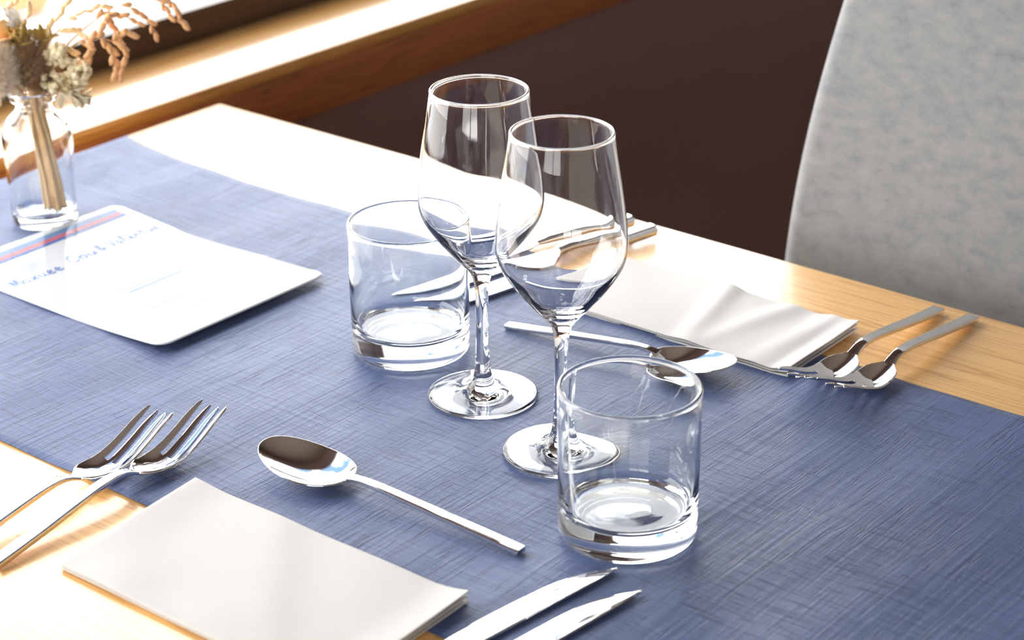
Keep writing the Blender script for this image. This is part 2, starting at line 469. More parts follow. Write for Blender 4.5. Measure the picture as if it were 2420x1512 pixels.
# ------------------------------------------------------------------ table runner
RT = 0.0012
def runner_z(x, y):
    # soft folds running across the runner
    z = 0.00055 * sin(2*pi*(x + 0.12*y) / 0.155 + 0.6) + 0.00026 * sin(2*pi*(x - 0.2*y) / 0.071 + 1.9)
    z += 0.0002 * sin(2*pi*(y + .3*x) / 0.19)
    return RT + z + 0.0006
def build_runner():
    nx, ny = 300, 60
    xa, xb = -0.589, 0.775
    V = []; F = []
    for i in range(nx + 1):
        x = xa + (xb - xa) * i / nx
        e = max(0.0, (-0.46 - x) / 0.12)
        yf = 0.1950 + 0.012 * e * e - 0.0025 * math.exp(-((x + .42) / .07) ** 2)
        yn = -0.2420 - 0.004 * e
        for j in range(ny + 1):
            y = yn + (yf - yn) * j / ny
            V.append((x, y, runner_z(x, y)))
    for i in range(nx):
        for j in range(ny):
            a = i * (ny + 1) + j
            F.append((a, a + ny + 1, a + ny + 2, a + 1))
    o = mesh('table_runner', V, F, M_LINEN, None, True, (0, 0, T))
    s = o.modifiers.new('thick', 'SOLIDIFY'); s.thickness = 0.0008; s.offset = -1
    return tag(o, 'dark blue linen-textured table runner laid lengthwise along the pine table', 'table runner')
build_runner()
RZ = 0.0018       # mean height of the runner's surface

# ------------------------------------------------------------------ wine glasses
def wine_profile():
    outer = [(0.0368, 0.0008), (0.0370, 0.0016), (0.0360, 0.0024), (0.030, 0.0032), (0.022, 0.0043), (0.0145, 0.0062),
             (0.0090, 0.0098), (0.0062, 0.0155), (0.0049, 0.025), (0.0043, 0.040), (0.0042, 0.058), (0.0044, 0.074),
             (0.0055, 0.084), (0.0082, 0.0905), (0.0140, 0.0972), (0.0225, 0.1070), (0.0318, 0.1190), (0.0378, 0.1290),
             (0.0404, 0.1380), (0.0405, 0.1480), (0.0392, 0.163), (0.0365, 0.183), (0.0332, 0.203), (0.0317, 0.2125)]
    rim = [(0.0309 + 0.0009 * cos(a), 0.2141 + 0.0009 * sin(a)) for a in [radians(d) for d in range(-20, 201, 20)]]
    inner = [(0.0303, 0.2125), (0.0322, 0.203), (0.0355, 0.183), (0.0382, 0.163), (0.0395, 0.148), (0.0394, 0.1385),
             (0.0366, 0.1297), (0.0303, 0.1204), (0.0212, 0.1095), (0.0125, 0.1010), (0.006, 0.0975), (0.0, 0.0965)]
    bottom = [(0.0, 0.0014), (0.02, 0.0013), (0.033, 0.0004), (0.0358, 0.0)]
    return bottom + smooth_prof(outer, 4) + rim + smooth_prof(inner, 4)
wp = wine_profile()
def wine_glass(x, y, label):
    t = thing('wine_glass', label, 'wine glass', (x, y, T + RZ + .0002), 0, 'stemmed wine glasses')
    lathe('glass_body', wp, M_GLASS, t, 128)
    return t
WG1 = wine_glass(0.0907, -0.0320, 'stemmed wine glass nearer the camera, its foot seen partly through the near tumbler')
WG2 = copy_tree(WG1)
WG2.location = (0, 0, T + RZ + .0002)
WG2['label'] = 'stemmed wine glass farther back, standing between the far tumbler and the other wine glass'

# ------------------------------------------------------------------ tumblers
def tumbler_profile():
    R, H = 0.0420, 0.0956
    outer = [(0.0, 0.0022), (0.020, 0.0020), (0.034, 0.0008), (0.0372, 0.0)]
    outer += [(0.0372 + 0.0039 * sin(a), 0.0042 - 0.0042 * cos(a)) for a in [radians(d) for d in (15, 30, 45, 60, 75, 90)]]
    outer += [(0.0412, 0.012), (0.0414, 0.02), (0.0416, 0.04), (0.0418, 0.07), (0.0419, 0.0925)]
    rim = [(0.0407 + 0.00135 * cos(a), 0.0943 + 0.0014 * sin(a)) for a in [radians(d) for d in range(-20, 201, 20)]]
    inner = [(0.0396, 0.0925), (0.0397, 0.07), (0.0395, 0.045), (0.0392, 0.031), (0.0386, 0.026)]
    inner += [(0.0305 + 0.0078 * cos(a), 0.0238 - 0.0078 * sin(a)) for a in [radians(d) for d in (10, 30, 50, 70, 90)]]
    inner += [(0.024, 0.0156), (0.012, 0.0161), (0.0, 0.0163)]
    return outer + rim + inner
def tumbler(x, y, label):
    t = thing('tumbler', label, 'tumbler', (x, y, T + RZ + .0002), 0, 'water tumblers')
    lathe('glass_body', tumbler_profile(), M_TUMB, t, 128)
    return t
TB1 = tumbler(0.1827, -0.0867, 'clear thick-bottomed tumbler in front, nearest the camera, beside the knife tips')
TB2 = copy_tree(TB1)
TB2.location = (-0.0884, 0.0274, T + RZ + .0002)
TB2['label'] = 'clear thick-bottomed tumbler farther back, left of both wine glasses near the menu card'

# ------------------------------------------------------------------ cutlery
def sweep(name, secs, mat, parent, ch=0.22, bulge=0.0):
    """bar along +Y: secs = (y, z_bottom_centre, width, thickness); chamfered rectangle section"""
    V = []; F = []
    P = len(secs)
    for i, (y, z, wd, th) in enumerate(secs):
        a = secs[max(i-1, 0)]; b = secs[min(i+1, P-1)]
        sl = math.atan2(b[1]-a[1], b[0]-a[0])
        c = min(ch * th, 0.25 * wd); c1 = c * .35
        pts = [(-wd/2 + c1, 0), (-wd/2, c), (-wd/2, th - c), (-wd/2 + c1, th - c*.35), (-wd/2 + c, th), (-wd/6, th + bulge), (wd/6, th + bulge),
               (wd/2 - c, th), (wd/2 - c1, th - c*.35), (wd/2, th - c), (wd/2, c), (wd/2 - c1, 0)]
        for (px, pz) in pts:
            V.append((px, y - pz * sin(sl), z + pz * cos(sl)))
    n = 12
    for i in range(P - 1):
        for k in range(n):
            k2 = (k+1) % n
            F.append((i*n+k, i*n+k2, (i+1)*n+k2, (i+1)*n+k))
    F.append(tuple(range(n))); F.append(tuple((P-1)*n+k for k in range(n)))
    o = fix(mesh(name, V, F, mat, parent, False))
    for p in o.data.polygons: p.use_smooth = True
    e = o.modifiers.new('bevel', 'BEVEL'); e.width = 0.00035; e.segments = 2; e.limit_method = 'ANGLE'; e.angle_limit = radians(50)
    m = o.modifiers.new('wn', 'WEIGHTED_NORMAL'); m.keep_sharp = False
    return o

def interp(tab, x):
    for (a, va), (b, vb) in zip(tab[:-1], tab[1:]):
        if x <= b:
            t = (x - a) / (b - a) if b > a else 0
            t = max(0, min(1, t))
            return va + (vb - va) * t
    return tab[-1][1]
def sm(tab, x):
    """smooth (monotone-ish) lookup"""
    for i in range(len(tab) - 1):
        a, va = tab[i]; b, vb = tab[i+1]
        if x <= b or i == len(tab) - 2:
            t = max(0, min(1, (x - a) / (b - a)))
            pa = tab[i-1] if i > 0 else tab[i]; pb = tab[i+2] if i + 2 < len(tab) else tab[i+1]
            ma = (vb - pa[1]) / (b - pa[0]) if b != pa[0] else 0
            mb = (pb[1] - va) / (pb[0] - a) if pb[0] != a else 0
            h = b - a
            return (2*t**3-3*t*t+1)*va + (t**3-2*t*t+t)*h*ma + (-2*t**3+3*t*t)*vb + (t**3-t*t)*h*mb
    return tab[-1][1]

def make_fork(label):
    """+Y points to the tines; origin under the middle; handle end at y=0"""
    t = thing('fork', label, 'fork', (0, 0, 0), 0, 'dinner forks')
    hz = [(0, 0.0002), (0.04, 0.0044), (0.075, 0.0088), (0.100, 0.0112), (0.110, 0.0104), (0.122, 0.0062)]
    secs = []
    for i in range(27):
        y = 0.122 * i / 26
        wd = interp([(0, .0098), (.06, .0086), (.10, .0074), (.112, .0072), (.122, .0092)], y)
        th = interp([(0, .0042), (.09, .0038), (.110, .0030), (.122, .0016)], y)
        secs.append((y, sm(hz, y), wd, th))
    sweep('handle', secs, M_CHROME, t)
    # head: grid with slots
    L = 0.196; ys = 0.1195
    zt = [(.1195, .0078), (.126, .0048), (.134, .0022), (.143, .0010), (.155, .0026), (.170, .0084), (.184, .0150), (.196, .0196)]
    def halfw(y):
        return interp([(.1195, .0042), (.1225, .0062), (.1265, .0096), (.131, .0114), (.138, .0124), (.150, .0127), (.196, .0118)], y)
    tw, gw = 0.44, 0.2133         # tine and gap share of a 4-tine, 3-gap comb
    cuts = [0]
    unit = 2.0 / (4 * 0.46 + 3 * 0.30)
    u = -1.0; cols = []
    for k in range(4):
        cols.append(('t', k, u, u + .46 * unit)); u += .46 * unit
        if k < 3: cols.append(('g', k, u, u + .30 * unit)); u += .30 * unit
    NY = 46
    V = []; F = []; idx = {}
    slot = 0.152
    def P(uu, y):
        hw = halfw(y)
        x = uu * hw
        dish = 0.0046 * sin(pi / 2 * min(1, max(0, (y - .1195) / .020))) if y < .14 else 0.0046 * max(0, 1 - (y - .14) / .056 * .30)
        z = sm(zt, y) + dish * (uu * uu) * 1.0
        return (x, y, z + 0.0016)
    def vid(uu, i, key):
        k = (round(uu, 5), i, key)
        if k not in idx:
            idx[k] = len(V)
            y = ys + (L - ys) * i / NY
            V.append(P(uu, y))
        return idx[k]
    sub = 4
    for c in cols:
        for i in range(NY):
            ya = ys + (L - ys) * i / NY; yb = ys + (L - ys) * (i+1) / NY
            if c[0] == 'g' and yb > slot: continue
            for s in range(sub):
                if c[0] == 't':
                    def U_(q, yy):
                        mid = (c[2] + c[3]) / 2; half = (c[3] - c[2]) / 2
                        f = 1.0
                        if yy > slot: f = interp([(slot, 1.0), (slot + .006, .96), (.180, .84), (.190, .60), (.1945, .36), (.196, .12)], yy)
                        return mid + half * f * (2*q/sub - 1)
                    quad = []
                    for (q, j, yy) in ((s, i, ya), (s+1, i, ya), (s+1, i+1, yb), (s, i+1, yb)):
                        quad.append(vid(U_(q, yy), j, 0 if yy <= slot else c[1] + 1))
                    F.append(tuple(quad))
                else:
                    uA = c[2] + (c[3]-c[2]) * s / sub; uB = c[2] + (c[3]-c[2]) * (s+1) / sub
                    F.append((vid(uA, i, 0), vid(uB, i, 0), vid(uB, i+1, 0), vid(uA, i+1, 0)))
    o = mesh('tine_head', V, F, M_CHROME, t)
    bm = bmesh.new(); bm.from_mesh(o.data); bmesh.ops.remove_doubles(bm, verts=bm.verts, dist=1e-6); bm.to_mesh(o.data); bm.free()
    for p in o.data.polygons: p.use_smooth = True
    s = o.modifiers.new('thick', 'SOLIDIFY'); s.thickness = 0.0015; s.offset = -1
    e = o.modifiers.new('bevel', 'BEVEL'); e.width = 0.0004; e.segments = 2; e.limit_method = 'ANGLE'; e.angle_limit = radians(50)
    return t

def make_spoon(label):
    """+Y points to the bowl tip; handle end at y=0"""
    t = thing('table_spoon', label, 'spoon', (0, 0, 0), 0, 'table spoons')
    hz = [(0, 0.0002), (0.04, 0.0034), (0.08, 0.0064), (0.110, 0.0086), (0.122, 0.0092), (0.132, 0.0088), (.139, .0080)]
    secs = []
    for i in range(27):
        y = 0.139 * i / 26
        wd = interp([(0, .0090), (.06, .0080), (.11, .0068), (.125, .0062), (.139, .0090)], y)
        th = interp([(0, .0036), (.11, .0034), (.125, .0028), (.139, .0014)], y)
        secs.append((y, sm(hz, y), wd, th))
    sweep('handle', secs, M_CHROME, t)
    # bowl: polar grid on an egg outline
    ya, yb = 0.134, 0.205; NR, NA = 22, 96
    V = []; F = []
    def outline(a):
        # a=0 at the tip, pi at the neck
        c, s = cos(a), sin(a)
        cyy = (ya + yb) / 2 - 0.004
        yy = cyy + (yb - cyy) * c if c > 0 else cyy + (cyy - ya) * c
        wx = 0.0232 * (abs(s) ** 0.93) * (1 if s >= 0 else -1)
        return wx, yy
    cyy = (ya + yb) / 2 - 0.004
    low = cyy - 0.011
    rimz = lambda y: sm([(ya, .0092), (.150, .0086), (.172, .0098), (.190, .0122), (yb, .0152)], y)
    V.append((0, low, 0.0017))
    for i in range(1, NR + 1):
        q = i / NR
        for k in range(NA):
            ox, oy = outline(2*pi*k/NA)
            x = ox * q; y = low + (oy - low) * q + 0.0
            d = (1 - q ** 2.0)
            rz = rimz(oy)
            z = 0.0017 + (rz - 0.0017) * (1 - d)
            V.append((x, y, z))
    for k in range(NA):
        F.append((0, 1 + k, 1 + (k+1) % NA))
    for i in range(1, NR):
        for k in range(NA):
            a = 1 + (i-1)*NA + k; b = 1 + (i-1)*NA + (k+1) % NA
            F.append((a, a + NA, b + NA, b))
    o = mesh('bowl', V, F, M_CHROME, t)
    bm = bmesh.new(); bm.from_mesh(o.data); bmesh.ops.recalc_face_normals(bm, faces=bm.faces)
    if sum(f.normal.z for f in bm.faces) < 0: bmesh.ops.reverse_faces(bm, faces=bm.faces)
    bm.to_mesh(o.data); bm.free()
    for p in o.data.polygons: p.use_smooth = True
    s = o.modifiers.new('thick', 'SOLIDIFY'); s.thickness = 0.0013; s.offset = -1
    e = o.modifiers.new('bevel', 'BEVEL'); e.width = 0.0004; e.segments = 3; e.limit_method = 'ANGLE'; e.angle_limit = radians(50)
    return t

def make_knife(label):
    """+Y points to the blade tip; handle end at y=0; spine on +X"""
    t = thing('table_knife', label, 'knife', (0, 0, 0), 0, 'table knives')
    secs = []
    for i in range(15):
        y = 0.104 * i / 14
        wd = interp([(0, .0135), (.06, .0120), (.095, .0108), (.104, .0085)], y)
        th = interp([(0, .0078), (.09, .0076), (.104, .0050)], y)
        secs.append((y, interp([(0, 0.0002), (.104, .0008)], y), wd, th))
    sweep('handle', secs, M_CHROME, t, 0.35, 0.0006)
    # blade lying flat on its side: outline with rounded belly
    L = 0.240; ys = 0.100
    V = []; F = []; N = 40; Mx = 10
    for i in range(N + 1):
        y = ys + (L - ys) * (i / N) ** 0.9
        lo = -sm([(ys, .0040), (.108, .0062), (.118, .0104), (.140, .0114), (.180, .0110), (.205, .0090), (.221, .0052), (.232, .0004), (.240, -.0050)], y)
        hi = interp([(ys, .0042), (.114, .0058), (.140, .0064), (.215, .0068), (.232, .0064), (.240, .0054)], y)
        for j in range(Mx + 1):
            q = j / Mx
            x = lo + (hi - lo) * q
            th = 0.0006 * (1 - (1 - q) ** 4) + 0.00025
            V.append((x, y, 0.0024 + th + .00012 * sin(pi * q)))
    for i in range(N):
        for j in range(Mx):
            a = i * (Mx + 1) + j
            F.append((a, a + 1, a + Mx + 2, a + Mx + 1))
    o = mesh('blade', V, F, M_BRUSH, t)
    bm = bmesh.new(); bm.from_mesh(o.data)
    bmesh.ops.recalc_face_normals(bm, faces=bm.faces)
    if sum(f.normal.z for f in bm.faces) < 0: bmesh.ops.reverse_faces(bm, faces=bm.faces)
    bm.to_mesh(o.data); bm.free()
    for p in o.data.polygons: p.use_smooth = True
    s = o.modifiers.new('thick', 'SOLIDIFY'); s.thickness = 0.0013; s.offset = -1
    e = o.modifiers.new('bevel', 'BEVEL'); e.width = 0.0003; e.segments = 2; e.limit_method = 'ANGLE'; e.angle_limit = radians(50)
    return t

def put(o, end, tip, z=0.0, rx=0.0):
    """lay a piece of cutlery with its handle end at `end`, pointing at `tip`"""
    dx, dy = tip[0] - end[0], tip[1] - end[1]
    o.location = (end[0], end[1], T + z)
    o.rotation_euler = (rx, 0, math.atan2(-dx, dy))

f1 = make_fork('steel dinner fork on the near side, right one of the pair, closest to the napkin')
f2 = copy_tree(f1); f2['label'] = 'steel dinner fork on the near side, left one of the pair, farther from the napkin'
f3 = copy_tree(f1); f3['label'] = 'steel dinner fork on the far side, its handle nearer the far napkin'
f4 = copy_tree(f1); f4['label'] = 'steel dinner fork on the far side, the outer one, farthest right in the photo'
put(f1, (-0.0805, -0.3460), (-0.0990, -0.151), 0.0006, .006)
put(f2, (-0.1065, -0.3730), (-0.1200, -0.177), 0.0006, .006)
put(f3, (0.1720, 0.3130), (0.1682, 0.1185), 0.0006, .006)
put(f4, (0.1985, 0.3160), (0.1960, 0.1275), 0.0006, .006)
s1 = make_spoon('steel table spoon lying on the blue runner behind the near napkin, bowl to the left')
s2 = copy_tree(s1); s2['label'] = 'steel table spoon lying behind the wine glasses in front of the far napkin'
put(s1, (0.1500, -0.1465), (-0.062, -0.1560), RZ)
s1.scale = (0.975, 0.975, 0.975)
put(s2, (-0.0570, 0.0960), (0.119, 0.1240), RZ)
s2.scale = (0.87, 0.87, 0.87)
k1 = make_knife('steel table knife on the near side, tip touching the base of the near tumbler')
k2 = copy_tree(k1); k2['label'] = 'steel table knife on the near side, outermost at the bottom, right of the other knife'
k3 = copy_tree(k1); k3['label'] = 'steel table knife on the far side, its handle end farther from the far napkin'
k4 = copy_tree(k1); k4['label'] = 'steel table knife on the far side, its handle end nearest the far napkin'
put(k1, (0.1735, -0.3660), (0.2005, -0.128), 0.0014)
put(k2, (0.2045, -0.3780), (0.2255, -0.141), 0.0014)
put(k3, (-0.1060, 0.3130), (-0.145, 0.095), 0.0014)
put(k4, (-0.0800, 0.3080), (-0.118, 0.085), 0.0014)

# ------------------------------------------------------------------ napkins
def napkin(name, label, corners, zf, edge_th=0.0032, seed=1, layers=3):
    """folded paper napkin: stacked plies over a four-corner patch (x0y0, x1y0, x1y1, x0y1)"""
    t = thing(name, label, 'napkin', (0, 0, T), 0, 'folded white paper napkins')
    c = [Vector((a, b, 0)) for a, b in corners]
    rnd = random.Random(seed)
    for l in range(layers):
        NX, NY = 80, 46
        V = []; F = []
        inset = 0.0010 * (layers - 1 - l) * rnd.uniform(0.2, 1.2)
        zb = 0.0004 + edge_th * l / layers
        for i in range(NX + 1):
            for j in range(NY + 1):
                u = i / NX; v = j / NY
                p = (c[0] * (1-u) + c[1] * u) * (1-v) + (c[3] * (1-u) + c[2] * u) * v
                cen = (c[0] + c[1] + c[2] + c[3]) / 4
                p = p + (cen - p).normalized() * inset
                z = zf(u, v) * (l + 1) / layers
                p.z = zb + z
                V.append(p)
        for i in range(NX):
            for j in range(NY):
                a = i * (NY + 1) + j
                F.append((a, a + NY + 1, a + NY + 2, a + 1))
        o = mesh('folded_ply' if l < layers - 1 else 'top_ply', V, F, M_NAP, t)
        s = o.modifiers.new('thick', 'SOLIDIFY'); s.thickness = edge_th / layers * 0.8; s.offset = 1
        e = o.modifiers.new('bevel', 'BEVEL'); e.width = 0.00025; e.segments = 2; e.limit_method = 'ANGLE'; e.angle_limit = radians(50)
    return t

def g(x, m, s): return math.exp(-((x - m) / s) ** 2)
def z_near(u, v):
    # resting on the bare wood (front half) and over the runner's edge
    z = 0.0010 + 0.0016 * v
    z += 0.0045 * max(0, u - .86) / .14 * (0.4 + .6 * v) * min(1, max(0, u - .86) / .14)
    z += 0.0022 * g(u, 0.0, .09) * v
    z += 0.0007 * g(u * .8 + v * .35, .62, .07) + 0.0005 * sin(7 * u + 3 * v) ** 2
    z += 0.0006 * g(v, .12, .1) * sin(9 * u) ** 2
    return z
napkin('paper_napkin', 'folded white paper napkin at the front edge, beside the near forks',
       [(-0.0500, -0.3230), (0.1640, -0.3230), (0.1615, -0.2065), (-0.0590, -0.2070)], z_near, 0.0032, 3)
def z_far(u, v):
    # folds crease the napkin across its width
    z = 0.0022 - 0.0012 * v
    z += 0.0030 * g(u + .10 * (v - .5), .52, .045) * (0.35 + .65 * v)
    z += 0.0024 * g(u - .12 * (v - .5), .68, .05) * (0.3 + .7 * v)
    z += 0.0030 * g(u - .05 * (v - .5), .88, .05) * (.25 + .75 * v)
    z += 0.0040 * max(0, u - .93) / .07
    z += 0.0012 * sin(5 * u + 2.5 * v) ** 2 * v
    return z
napkin('paper_napkin', 'creased white paper napkin at the far edge, beside the far forks',
       [(-0.0560, 0.1490), (0.1465, 0.1490), (0.1440, 0.2480), (-0.0620, 0.2500)], z_far, 0.0034, 8)

# ------------------------------------------------------------------ menu card
CX0, CX1, CY0, CY1 = -0.458, -0.2190, -0.0880, 0.0800
def card_z(x, y):
    u = (x - CX0) / (CX1 - CX0); v = (y - CY0) / (CY1 - CY0)
    z = 0.0028 + 0.0050 * max(0, (u - .55) / .45) ** 2 + 0.0035 * max(0, (.28 - u) / .28) ** 2
    z += 0.0010 * sin(2 * pi * u * 1.6 + 0.4) * v
    return z
card = thing('menu_card', 'glossy laminated white menu card with blue writing beside the bottle vase', 'menu card', (0, 0, T))
def rounded_patch(x0, x1, y0, y1, rad, nx, ny, zfun, lift=0.0):
    """grid whose corners are pulled onto a rounded outline"""
    V = []; F = []
    for i in range(nx + 1):
        for j in range(ny + 1):
            x = x0 + (x1 - x0) * i / nx; y = y0 + (y1 - y0) * j / ny
            cx = min(max(x, x0 + rad), x1 - rad); cy_ = min(max(y, y0 + rad), y1 - rad)
            dx, dy = x - cx, y - cy_
            if dx and dy:
                m = max(abs(dx), abs(dy)); r = sqrt(dx*dx + dy*dy)
                dx, dy = dx * m / r, dy * m / r
                x, y = cx + dx, cy_ + dy
            V.append((x, y, zfun(x, y) + lift))
    for i in range(nx):
        for j in range(ny):
            a = i * (ny + 1) + j
            F.append((a, a + ny + 1, a + ny + 2, a + 1))
    return V, F
V, F = rounded_patch(CX0, CX1, CY0, CY1, 0.011, 72, 56, card_z)
o = mesh('card_sheet', V, F, M_CARD, card)
s = o.modifiers.new('thick', 'SOLIDIFY'); s.thickness = 0.0007; s.offset = -1
def strip(name, x0, x1, y0, y1, mat, lift=0.00012, n=50, ends=True):
    V = []; F = []
    for j in range(n + 1):
        y = y0 + (y1 - y0) * j / n
        for x in (x0, (x0 + x1) / 2, x1):
            V.append((x, y, card_z(x, y) + lift))
    for j in range(n):
        for k in (0, 1):
            F.append((3*j+k, 3*j+k+1, 3*j+k+4, 3*j+k+3))
    return mesh(name, V, F, mat, card)
strip('header_band', -0.4510, -0.4360, CY0 + .006, CY1 - .008, M_BAND)
strip('header_stripe', -0.4435, -0.4385, CY0 + .006, CY1 - .010, M_PINK, 0.0002)
strip('header_line', -0.4372, -0.4350, CY0 + .006, CY1 - .008, M_INKD, 0.0002)
for (xx, ya, yb, wd, mt) in ((-.329, -.036, .028, .0013, M_INKB), (-.3235, -.034, .024, .0016, M_INKB), (-.3175, -.031, .0245, .0028, M_INKD),
                         (-.2815, -.044, .028, .0014, M_INKB), (-.2580, -.020, .006, .0013, M_INKB)):
    strip('printed_line', xx - wd/2, xx + wd/2, ya, yb, mt, 0.00015, 24)

# handwriting: strokes in letter space (advance 0..1, height 0..1)
G = {
 'M': [[(0,0),(.15,.95),(.42,.25),(.72,1.0),(.9,0)]],
 'o': [[(.5,.5),(.2,.45),(.15,.15),(.45,0),(.75,.2),(.65,.48),(.4,.5)]],
 'x': [[(.1,.5),(.75,0)],[(.75,.5),(.1,0)]],
 'u': [[(.1,.5),(.15,.08),(.45,.02),(.7,.3),(.72,.5),(.74,.1),(.9,0)]],
 'e': [[(.1,.22),(.65,.3),(.5,.52),(.2,.4),(.2,.08),(.5,0),(.85,.12)]],
 'C': [[(.85,.85),(.5,1.0),(.12,.65),(.12,.25),(.45,0),(.85,.15)]],
 '&': [[(.85,0),(.25,.65),(.35,.95),(.6,.8),(.15,.3),(.3,0),(.6,.05),(.85,.4)]],
 'V': [[(.05,1.0),(.4,0),(.85,1.0)]],
 'a': [[(.7,.48),(.3,.5),(.12,.2),(.35,0),(.68,.2),(.7,.5),(.75,.05),(.9,0)]],
 'l': [[(.2,.2),(.55,.9),(.35,1.0),(.3,.1),(.6,0)]],
 'n': [[(.12,0),(.15,.5),(.2,.3),(.5,.5),(.7,.4),(.72,0)]],
 't': [[(.4,.95),(.35,.05),(.65,0)],[(.1,.6),(.7,.62)]],
}
def handwriting(text, y0, xb, adv, hgt, mat, lw):
    V = []; F = []
    y = y0
    for chh in text:
        if chh == ' ': y += adv * .8; continue
        for st in G[chh]:
            pts = smooth_prof([(y + a * adv, xb - b * hgt) for a, b in st], 5)
            b0 = len(V)
            for i, (py, px) in enumerate(pts):
                a = pts[max(0, i-1)]; b = pts[min(len(pts)-1, i+1)]
                ty, tx = b[0]-a[0], b[1]-a[1]; L_ = sqrt(ty*ty + tx*tx) or 1
                ny_, nx_ = -tx / L_, ty / L_
                for sgn in (-1, 1):
                    vx, vy = px + sgn * nx_ * lw / 2, py + sgn * ny_ * lw / 2
                    V.append((vx, vy, card_z(vx, vy) + .0002))
            for i in range(len(pts) - 1):
                q = b0 + 2*i
                F.append((q, q+1, q+3, q+2))
        y += adv
    return mesh('handwriting', V, F, mat, card)
handwriting('Moxuee', -0.0760, -0.3915, 0.0078, 0.0130, M_INKB, 0.0012)
handwriting('Cou', -0.0190, -0.3950, 0.0090, 0.0125, M_INKD, 0.0013)
handwriting('& Valentue', 0.0110, -0.3965, 0.0064, 0.0115, M_INKB, 0.0011)

# ------------------------------------------------------------------ bottle vase
BX, BY = -0.4850, 0.0285
outer = [(0.0, 0.0026), (0.014, 0.0020), (0.021, 0.0006), (0.0232, 0.0), (0.0250, 0.0012), (0.0260, 0.0045), (0.0263, 0.015),
         (0.0268, 0.035), (0.0276, 0.055), (0.0281, 0.066), (0.0272, 0.076), (0.0235, 0.0855), (0.0180, 0.0915), (0.0148, 0.0950),
         (0.0140, 0.0985), (0.0150, 0.1015), (0.0180, 0.1030), (0.0190, 0.1055), (0.0184, 0.1090), (0.0165, 0.1102)]
innr = [(0.0140, 0.1098), (0.0128, 0.1080), (0.0120, 0.1000), (0.0122, 0.0960), (0.0155, 0.0910), (0.0210, 0.0845), (0.0246, 0.0755),
        (0.0256, 0.066), (0.0252, 0.055), (0.0245, 0.035), (0.0240, 0.015), (0.0232, 0.0105), (0.0200, 0.0078), (0.0, 0.0078)]
vase = thing('bottle_vase', 'small clear glass bottle used as vase holding dried flowers at the menu card', 'vase', (BX, BY, T + RZ + .0004))
lathe('bottle_glass', outer[:4] + smooth_prof(outer[3:], 4)[1:] + smooth_prof(innr[:-1], 4) + [innr[-1]], M_BOTTLE, vase, 96)

# ------------------------------------------------------------------ dried flowers
RR = Vector((0.778, 0.628, 0)); DD = Vector((-0.628, 0.778, 0))
BASE = Vector((BX, BY, T + RZ))
def Q(a, z, b=0.0):
    """a: to the right across the bouquet, b: towards the window side, z: height above the table"""
    return BASE + RR * a + DD * b + Vector((0, 0, z))
def curve(pts, k=6): return smooth_prof([tuple(p) for p in pts], k)

M_STEM = simple('dry_tan_stem', (0.66, 0.42, 0.20), 0.75, bump=0.0003, bscale=400)
M_STEMP = simple('pale_dry_stem', (0.80, 0.60, 0.36), 0.75, bump=0.0003, bscale=400)
M_STEMD = simple('brown_dry_stem', (0.45, 0.27, 0.14), 0.75)
M_POD = simple('orange_brown_seed_capsule', (0.72, 0.38, 0.16), 0.55, bump=0.0002, bscale=600)
M_POD2 = simple('pale_tan_seed_capsule', (0.92, 0.68, 0.38), 0.6, bump=0.0002, bscale=600)
M_CREAM = simple('cream_dry_blossom', (0.96, 0.82, 0.54), 0.7, bump=0.0004, bscale=500, Subsurface_Weight=0.15, Subsurface_Scale=0.004)
M_PAPER = simple('pale_papery_petal', (0.92, 0.78, 0.56), 0.8, Subsurface_Weight=0.3, Subsurface_Scale=0.004)
M_FUZZ = simple('grey_white_fuzz', (0.93, 0.81, 0.66), 0.9)
M_FUZZD = simple('brown_fuzz', (0.42, 0.27, 0.15), 0.9)
M_OLIVE = simple('olive_ochre_leaf', (0.52, 0.38, 0.10), 0.7)
M_ORANGE = simple('orange_dry_leaf', (0.95, 0.58, 0.25), 0.7)
M_WHITEP = simple('white_dry_petal', (0.85, 0.82, 0.78), 0.8)

rnd = random.Random(11)
def blob_mesh(name, rx, rz, bumps, mat, seg=10, ring=7, seed=0):
    """an elongated lumpy seed or floret around the origin, long axis z"""
    V = [(0, 0, -rz)]; F = []
    for i in range(1, ring):
        a = pi * i / ring
        for k in range(seg):
            ph = 2*pi*k/seg
            f = 1 + bumps * mnoise.noise(Vector((3*cos(ph)*sin(a) + seed, 3*sin(ph)*sin(a), 3*cos(a))))
            V.append((rx*f*sin(a)*cos(ph), rx*f*sin(a)*sin(ph), -rz*f*cos(a)))
    V.append((0, 0, rz)); n = len(V) - 1
    for k in range(seg): F.append((0, 1 + (k+1) % seg, 1 + k))
    for i in range(ring - 2):
        for k in range(seg):
            a = 1 + i*seg + k; b = 1 + i*seg + (k+1) % seg
            F.append((a, b, b + seg, a + seg))
    for k in range(seg): F.append((n, 1 + (ring-2)*seg + k, 1 + (ring-2)*seg + (k+1) % seg))
    me = bpy.data.meshes.new(name); me.from_pydata(V, [], F); me.update()
    for p in me.polygons: p.use_smooth = True
    me.materials.append(mat)
    return me
ME_POD = blob_mesh('seed_capsule', 0.0021, 0.0043, 0.25, M_POD)
ME_POD2 = blob_mesh('seed_capsule', 0.0020, 0.0040, 0.25, M_POD2)
ME_FLO = [blob_mesh('floret', 0.0034, 0.0030, 0.9, M_CREAM, 12, 9, s) for s in (0, 5, 9)]

def aim(o, d):
    o.rotation_mode = 'QUATERNION'
    o.rotation_quaternion = Vector(d).to_track_quat('Z', 'Y')

def child(me, name, parent, loc, d=(0, 0, 1), sc=1.0):
    o = bpy.data.objects.new(name, me); link(o, parent)
    o.location = Vector(loc) - parent.location
    aim(o, d); o.scale = (sc, sc, sc)
    return o

def sprig(name, label, cat, group=None):
    return thing(name, label, cat, BASE, 0, group)
def loc(parent, pts): return [Vector(p) - parent.location for p in pts]

